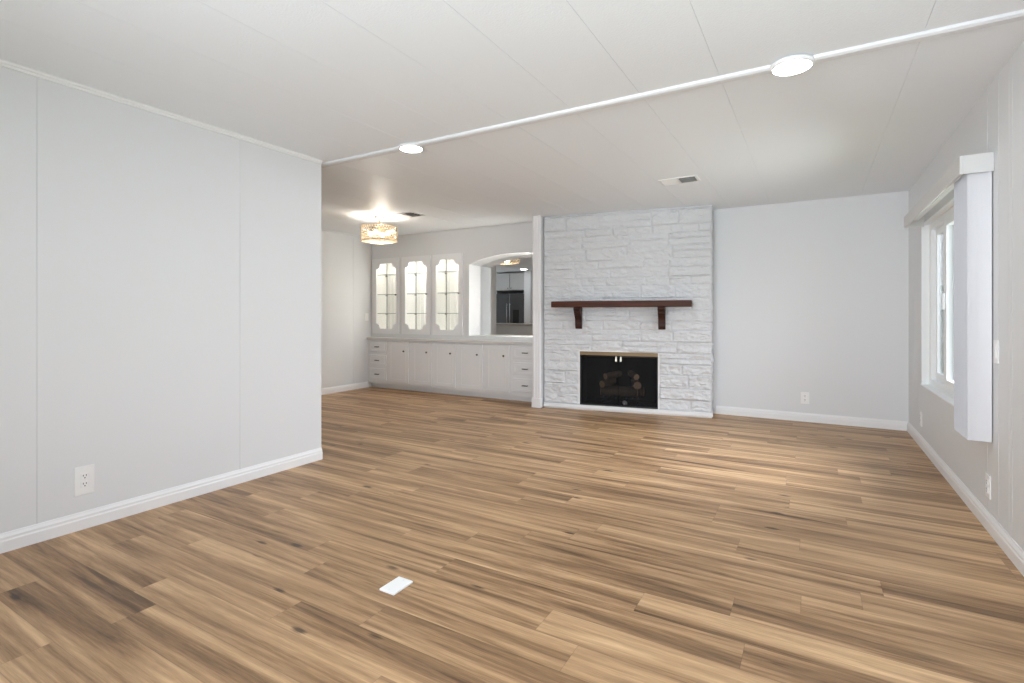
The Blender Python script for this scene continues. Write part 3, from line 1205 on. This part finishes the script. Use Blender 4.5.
GL = [(-5.858, -5.448), (-5.268, -4.858), (-4.688, -4.284)]
glab = ['leftmost glass door display cabinet with scalloped corners, beside the plain far wall',
        'middle and brightest glass door display cabinet with scalloped corners',
        'right glass door display cabinet with scalloped corners, next to the arched niche']
SHZ = [1.140, 1.435, 1.742]
for i, ((a, b), (g0, g1)) in enumerate(zip(DOORS, GL)):
    xc = (a + b) / 2
    r = thing('display_cabinet', glab[i], 'cabinet', (xc, YD, DZ0), 0, 'glass door display cabinets')
    hw = (b - a) / 2
    Hh = DZ1 - DZ0
    bm = bmesh.new()
    yb0, yb1 = T + 0.001, 6.17 - YD
    for s_ in (-hw, hw - 0.014):
        box(bm, s_, s_ + 0.014, yb0, yb1, 0.0, Hh)
    box(bm, -hw, hw, yb0, yb1, -0.0, 0.014)
    box(bm, -hw, hw, yb0, yb1, Hh - 0.014, Hh)
    nb = 6
    for k in range(nb):                                         # grooved board at the back
        w_ = (2 * hw - 0.028) / nb
        x_ = -hw + 0.014 + k * w_
        box(bm, x_ + 0.003, x_ + w_ - 0.003, yb1 - 0.014, yb1 - 0.004, 0.014, Hh - 0.014)
    box(bm, -hw, hw, yb1 - 0.008, yb1, 0, Hh)
    obj('body', bm, M['inner'], r)
    bm = bmesh.new()
    inner = scallop(g0 - xc, g1 - xc, 0.910 - DZ0, 1.906 - DZ0)
    ring_frame(bm, inner, -hw, hw, 0.0, Hh, -0.018, -0.001)
    d = obj('door', bm, M['cab'], r)
    bm = bmesh.new()
    box(bm, g0 - xc - 0.012, g1 - xc + 0.012, 0.002, 0.006, 0.910 - DZ0 - 0.012, 1.906 - DZ0 + 0.012)
    obj('pane', bm, M['cabglass'], d)
    bm = bmesh.new()
    knob(bm, g1 - xc + 0.014, -0.018, 1.425 - DZ0, 0.013)
    obj('knob', bm, M['knob'], d)['label'] = 'dark round metal knob'
    for z in SHZ:
        bm = bmesh.new()
        box(bm, -hw + 0.02, hw - 0.02, 0.075, yb1 - 0.024, z - DZ0, z - DZ0 + 0.006)
        box(bm, -hw + 0.02, hw - 0.02, 0.071, 0.075, z - DZ0, z - DZ0 + 0.007, mi=1)
        sh = obj('shelf', bm, [M['shelf'], M['shelfedge']], r)
        bm = bmesh.new()
        box(bm, -hw + 0.016, -hw + 0.034, yb1 - 0.05, yb1 - 0.016, z - DZ0 - 0.014, z - DZ0 - 0.001)
        obj('shelf_bracket', bm, M['shade_and_clip'], sh)
    bm = bmesh.new()
    box(bm, -hw + 0.0142, -hw + 0.022, yb1 - 0.022, yb1 - 0.0142, 0.03, Hh - 0.03)
    obj('corner_shade_and_clip', bm, M['shade_and_clip'], r)  # dark strip put in for the shade line of the back corner
    bm = bmesh.new()
    box(bm, -0.16, 0.16, 0.05, 0.10, Hh - 0.024, Hh - 0.014, 0.003)
    obj('puck_light', bm, M['puckb'] if i == 1 else M['puck'], r)['label'] = 'lit strip under the cabinet top'
    for s_ in (1,):  # unseen strip added to brighten the lower part of the interior
        bm = bmesh.new()
        box(bm, s_ * (hw - 0.030) - 0.010, s_ * (hw - 0.030) + 0.010, 0.036, 0.044, 0.06, Hh - 0.06, 0.002)
        obj('added_fill_strip', bm, M['puckb'] if i == 1 else M['puck'], r)['label'] = 'added fill strip hidden behind the door frame'

# mirror at the back of the niche
bm = bmesh.new()
mx0, mx1 = AX0 + 0.001, -2.946
tops = [(mx0 + (mx1 - mx0) * k / 24, arch_z(mx0 + (mx1 - mx0) * k / 24, AX0, AXR, ASP, ATOP) - 0.001) for k in range(25)]
prism(bm, [(mx0, DZ0), (mx1, DZ0)] + tops[::-1], 'Y', YM, YM + 0.005)
o = obj('wall_mirror', bm, M['mirror'])
tag(o, 'tall mirror at the back of the arched niche reflecting a kitchen', 'mirror')

nl = thing('niche_light', 'slim lit strip on the inner right cheek of the arched niche', 'light', (-2.946, 6.02, 0.9))
bm = bmesh.new()
box(bm, -0.006, 0.0, -0.07, 0.07, 0.0, 0.80, 0.002)
obj('housing', bm, M['trim'], nl)
bm = bmesh.new()
box(bm, -0.010, -0.006, -0.06, 0.06, 0.01, 0.79, 0.001)
obj('diffuser', bm, M['puckb'], nl)

# ------------------------------------------------------------------ lights on the ceiling


def disc_light(label, x, y, r=0.095, z=HC, group='round flush ceiling lights'):
    t = thing('ceiling_light', label, 'ceiling light', (x, y, z), 0, group)
    bm_ = bmesh.new()
    lathe(bm_, [(r, 0.0), (r, -0.010), (r * 0.96, -0.017), (r * 0.86, -0.019), (r * 0.86, -0.012)], (0, 0, 0), 'Z', 40)
    obj('rim', bm_, M['trim'], t)
    bm_ = bmesh.new()
    lathe(bm_, [(r * 0.86, -0.013), (r * 0.86, -0.0185), (r * 0.4, -0.021), (0.003, -0.0215)], (0, 0, 0), 'Z', 40)
    obj('diffuser', bm_, M['led'], t)['label'] = 'glowing white diffuser'
    return t


disc_light('large round lit ceiling light on the batten, nearer the window wall', -0.090, 2.795, z=HC - 0.006)
disc_light('round lit ceiling light on the batten, near the end of the left wall', -2.466, 2.805, r=0.088, z=HC - 0.006)
disc_light('small lit kitchen ceiling light seen in the mirror', -6.50, 0.56)

# crystal drum chandelier
CX, CY = -4.58, 4.63
ch = thing('chandelier', 'round crystal drum chandelier glowing warm below the dining ceiling', 'chandelier', (CX, CY, HC))
bm = bmesh.new()
lathe(bm, [(0.065, 0.0), (0.065, -0.012), (0.055, -0.020), (0.012, -0.024)], (0, 0, 0), 'Z', 28)
obj('canopy', bm, M['steelb'], ch)
bm = bmesh.new()
cyl(bm, (0, 0, -0.22), 0.007, 0.007, 0.20, 'Z', 10)
for k in range(4):
    a = k * PI / 2 + 0.4
    bmv = Matrix.Rotation(a, 3, 'Z')
    fs = box(bm, 0.0, 0.21, -0.003, 0.003, -0.138, -0.131)
    vs = {v_ for f in fs for v_ in f.verts}
    for v_ in vs:
        v_.co = bmv @ v_.co
obj('stem', bm, M['gold'], ch)
RD, z_t, z_b = 0.210, -0.125, -0.302
for z in (z_t, (z_t + z_b) / 2, z_b):
    bm = bmesh.new()
    lathe(bm, [(RD - 0.006, z - 0.003), (RD + 0.004, z - 0.003), (RD + 0.004, z + 0.003), (RD - 0.006, z + 0.003), (RD - 0.006, z - 0.003)],
          (0, 0, 0), 'Z', 48, cap=False)
    obj('ring', bm, M['gold'], ch)
bm = bmesh.new()
rows, per = 6, 40
hgt = (z_t - z_b) / rows
for j in range(rows):
    for k in range(per):
        a = 2 * PI * (k + 0.5 * (j % 2)) / per
        c = Vector((RD * math.cos(a), RD * math.sin(a), z_t - hgt * (j + 0.5)))
        rad, tan = Vector((math.cos(a), math.sin(a), 0)), Vector((-math.sin(a), math.cos(a), 0))
        w_, h_, d_ = 0.0150, hgt * 0.54, 0.006
        P = [c + tan * w_, c + Vector((0, 0, h_)), c - tan * w_, c - Vector((0, 0, h_))]
        vs = [bm.verts.new(p) for p in P]
        f1, f2 = bm.verts.new(c + rad * d_), bm.verts.new(c - rad * d_)
        for q in range(4):
            bm.faces.new((vs[q], vs[(q + 1) % 4], f1))
            bm.faces.new((vs[(q + 1) % 4], vs[q], f2))
obj('crystal_band', bm, M['crystal'], ch)
bm = bmesh.new()
lathe(bm, [(0.207, z_b - 0.002), (0.15, z_b - 0.014), (0.004, z_b - 0.020)], (0, 0, 0), 'Z', 40, cap=False)
obj('bottom_diffuser', bm, M['crystal'], ch)
for k in range(4):
    a = k * PI / 2 + 0.4
    bm = bmesh.new()
    bmesh.ops.create_uvsphere(bm, u_segments=14, v_segments=10, radius=0.028,
                              matrix=Matrix.Translation((0.11 * math.cos(a), 0.11 * math.sin(a), -0.205)))
    obj('bulb', bm, M['bulb'], ch, smooth=True)

lp = bpy.data.lights.new('chandelier_lamp', 'POINT')
lp.energy = 15
lp.color = (1.0, 0.92, 0.82)
lp.shadow_soft_size = 0.05
lo = bpy.data.objects.new('chandelier_lamp', lp)
lo.parent = ch
lo.location = (0, 0, -0.245)
COL.objects.link(lo)

# ceiling registers


def register(label, x, y, lx, ly):
    t = thing('ceiling_vent', label, 'vent', (x, y, HC), 0, 'ceiling air vents')
    bm_ = bmesh.new()
    fr_ = 0.022
    for a, b, c, d in ((-lx / 2, lx / 2, -ly / 2, -ly / 2 + fr_), (-lx / 2, lx / 2, ly / 2 - fr_, ly / 2),
                       (-lx / 2, -lx / 2 + fr_, -ly / 2 + fr_, ly / 2 - fr_), (lx / 2 - fr_, lx / 2, -ly / 2 + fr_, ly / 2 - fr_),
                       (-0.010, 0.010, -ly / 2 + fr_, ly / 2 - fr_)):
        box(bm_, a, b, c, d, -0.008, 0.0, 0.002)
    obj('frame', bm_, M['vent'], t)
    bm_ = bmesh.new()
    box(bm_, -lx / 2 + fr_, lx / 2 - fr_, -ly / 2 + fr_, ly / 2 - fr_, -0.0012, -0.0002)
    obj('shade_sheet', bm_, M['ventshade'], t)  # flat near-black sheet stands in for the shade above the slats
    iy = ly - 2 * fr_
    for s_, tilt in ((-1, -62), (1, 62)):
        for k in range(4):
            yc = -iy / 2 + iy * (k + 0.5) / 4
            bm_ = bmesh.new()
            fs_ = box(bm_, 0.010, lx / 2 - fr_, -iy / 8.5, iy / 8.5, -0.0006, 0.0006)
            Rm = Matrix.Rotation(math.radians(tilt * 0.45), 3, 'X')
            for v__ in bm_.verts:
                v__.co = Rm @ v__.co
                v__.co.y += yc
                v__.co.z -= 0.009
                if s_ < 0:
                    v__.co.x = -v__.co.x
            obj('slat', bm_, M['vent'], t)
    return t


register('white ceiling vent with white slats over a dark shade sheet near the stone fireplace', -1.035, 4.72, 0.33, 0.20)
register('white ceiling vent beside the chandelier', -4.20, 4.71, 0.34, 0.24)

# ------------------------------------------------------------------ wall plates


def outlet(label, loc, rotz, w=0.078, h=0.122):
    """duplex outlet; local -y faces the room"""
    t = thing('wall_outlet', label, 'outlet', loc, rotz, 'wall outlets')
    bm_ = bmesh.new()
    box(bm_, -w / 2, w / 2, -0.006, 0.0, -h / 2, h / 2, 0.0025)
    obj('cover_plate', bm_, M['plate'], t)
    for zc in (-0.021, 0.021):
        bm_ = bmesh.new()
        box(bm_, -0.017, 0.017, -0.009, -0.0055, zc - 0.016, zc + 0.016, 0.003)
        rc = obj('socket', bm_, M['plate'], t)
        bm_ = bmesh.new()
        for xs_ in (-0.0065, 0.0065):
            box(bm_, xs_ - 0.0014, xs_ + 0.0014, -0.0096, -0.0088, zc + 0.001, zc + 0.010)
        cyl(bm_, (0, -0.0096, zc - 0.007), 0.003, 0.003, 0.0008, 'Y', 10)
        obj('slots', bm_, M['slot'], rc)
    return t


def switch(label, loc, rotz):
    t = thing('light_switch', label, 'switch', loc, rotz)
    bm_ = bmesh.new()
    box(bm_, -0.036, 0.036, -0.006, 0.0, -0.058, 0.058, 0.0025)
    obj('cover_plate', bm_, M['plate'], t)
    bm_ = bmesh.new()
    prism(bm_, [(-0.0055, -0.033), (-0.008, -0.033), (-0.0105, 0.0), (-0.0075, 0.033), (-0.0055, 0.033)], 'X', -0.016, 0.016)
    obj('rocker', bm_, M['plate'], t)
    return t


outlet('white wall outlet low on the left wall', (XL, 1.211, 0.253), PI / 2, 0.088, 0.150)
outlet('white wall outlet low on the back wall right of the fireplace', (-0.082, YB, 0.247), 0)
outlet('white wall outlet on the right wall below the blind, nearest the camera', (XR, 3.592, 0.226), -PI / 2)
outlet('white wall outlet on the right wall low near the far corner', (XR, 5.56, 0.235), -PI / 2)
switch('white light switch on the right wall beside the blind', (XR, 3.455, 0.936), -PI / 2)
switch('white light switch on the far dining wall beside the display cabinets', (XF, 5.77, 1.09), PI / 2)

# white blank cover plate on the floor
t = thing('floor_plate', 'small white cover plate lying on the plank floor', 'cover plate', (-1.486, 1.600, 0), 0)
bm = bmesh.new()
box(bm, -0.040, 0.040, -0.058, 0.058, 0.0, 0.009, 0.003)
obj('plate_body', bm, M['plate'], t)
for y_ in (-0.042, 0.042):
    bm = bmesh.new()
    cyl(bm, (0, y_, 0.009), 0.0032, 0.0028, 0.0006, 'Z', 10)
    obj('screw', bm, M['vent'], t)

# ------------------------------------------------------------------ kitchen, seen in the mirror
FRX0, FRX1, FRY = -7.70, -6.80, 0.05
fr = thing('refrigerator', 'dark stainless french door refrigerator with water dispenser, seen in the mirror', 'refrigerator',
           ((FRX0 + FRX1) / 2, FRY, 0))
hw = (FRX1 - FRX0) / 2
bm = bmesh.new()
box(bm, -hw + 0.01, hw - 0.01, -0.72, -0.07, 0.02, 1.70, 0.006)
obj('body', bm, M['fridgeside'], fr)
for a, b, z0, z1, hx in ((-hw, -0.004, 0.72, 1.705, -0.045), (0.004, hw, 0.72, 1.705, 0.045)):
    bm = bmesh.new()
    box(bm, a, b, -0.065, 0.0, z0, z1, 0.010)
    d = obj('door', bm, M['steel'], fr)
    bm = bmesh.new()
    cyl(bm, (hx, 0.045, 0.80), 0.012, 0.012, 0.64, 'Z', 12)
    for z in (0.84, 1.40):
        cyl(bm, (hx, 0.0, z), 0.008, 0.008, 0.045, 'Y', 8)
    obj('handle', bm, M['steelb'], d)
    if a > 0:
        bm = bmesh.new()
        # the dispenser is on the door that the mirror shows at the right
        box(bm, 0.12, 0.31, -0.004, 0.006, 0.90, 1.26, 0.004)
        box(bm, 0.135, 0.295, 0.006, 0.009, 1.17, 1.24, 0.002)
        obj('dispenser', bm, M['black'], d)
bm = bmesh.new()
box(bm, -hw, hw, -0.065, 0.0, 0.06, 0.71, 0.010)
d = obj('freezer_drawer', bm, M['steel'], fr)
bm = bmesh.new()
cyl(bm, (-0.35, 0.045, 0.64), 0.012, 0.012, 0.70, 'X', 12)
for x in (-0.3, 0.3):
    cyl(bm, (x, 0.0, 0.64), 0.008, 0.008, 0.045, 'Y', 8)
obj('handle', bm, M['steelb'], d)

ku = thing('kitchen_wall_cupboard', 'grey cupboard above the refrigerator, seen in the mirror', 'cupboard', ((FRX0 + FRX1) / 2, 0.0, 1.80))
bm = bmesh.new()
box(bm, -hw, hw, YR, 0.0, 0.0, HC - 1.80 - 0.04, 0.003)
obj('body', bm, M['kcab'], ku)
for a, b, kx in ((-hw + 0.01, -0.006, -0.05), (0.006, hw - 0.01, 0.05)):
    bm = bmesh.new()
    box(bm, a, b, 0.001, 0.019, 0.015, 0.46, 0.005)
    for c0, c1, e0, e1 in ((a + 0.05, b - 0.05, 0.39, 0.40), (a + 0.05, b - 0.05, 0.07, 0.08), (a + 0.05, a + 0.06, 0.08, 0.39), (b - 0.06, b - 0.05, 0.08, 0.39)):
        box(bm, c0, c1, 0.019, 0.023, e0, e1, 0.001, seg=1)
    d = obj('door', bm, M['kcab'], ku)
    bm = bmesh.new()
    lathe(bm, [(0.005, 0.0), (0.005, 0.012), (0.013, 0.018), (0.012, 0.026), (0.003, 0.029)], (kx, 0.019, 0.06), 'Y', 12)
    obj('knob', bm, M['knob'], d)

bm = bmesh.new()
box(bm, FRX1 + 0.05, -6.55, YR, 0.10, 0, HC)
box(bm, -6.55, -6.30, YR, -0.10, 0, HC)
struct('wall_pantry', bm, M['trim'], 'bright white wall end beside the refrigerator, seen in the mirror', 'wall')
bm = bmesh.new()
box(bm, XK, FRX0 - 0.05, YR, -0.12, 0, HC)
struct('wall_recess', bm, M['kwall'], 'dim wall left of the refrigerator, seen in the mirror', 'wall')

kp = thing('kitchen_peninsula', 'grey kitchen peninsula counter, seen at the foot of the mirror', 'counter', (-6.0, 1.95, 0))
bm = bmesh.new()
box(bm, -0.95, 1.60, -0.55, -0.04, 0.09, 0.88, 0.002)
box(bm, -0.95, 1.60, -0.50, -0.10, 0.0, 0.09)
obj('body', bm, M['kcab'], kp)
bm = bmesh.new()
box(bm, -1.0, 1.65, -0.62, 0.0, 0.88, 0.92, 0.006)
obj('countertop', bm, M['kcounter'], kp)
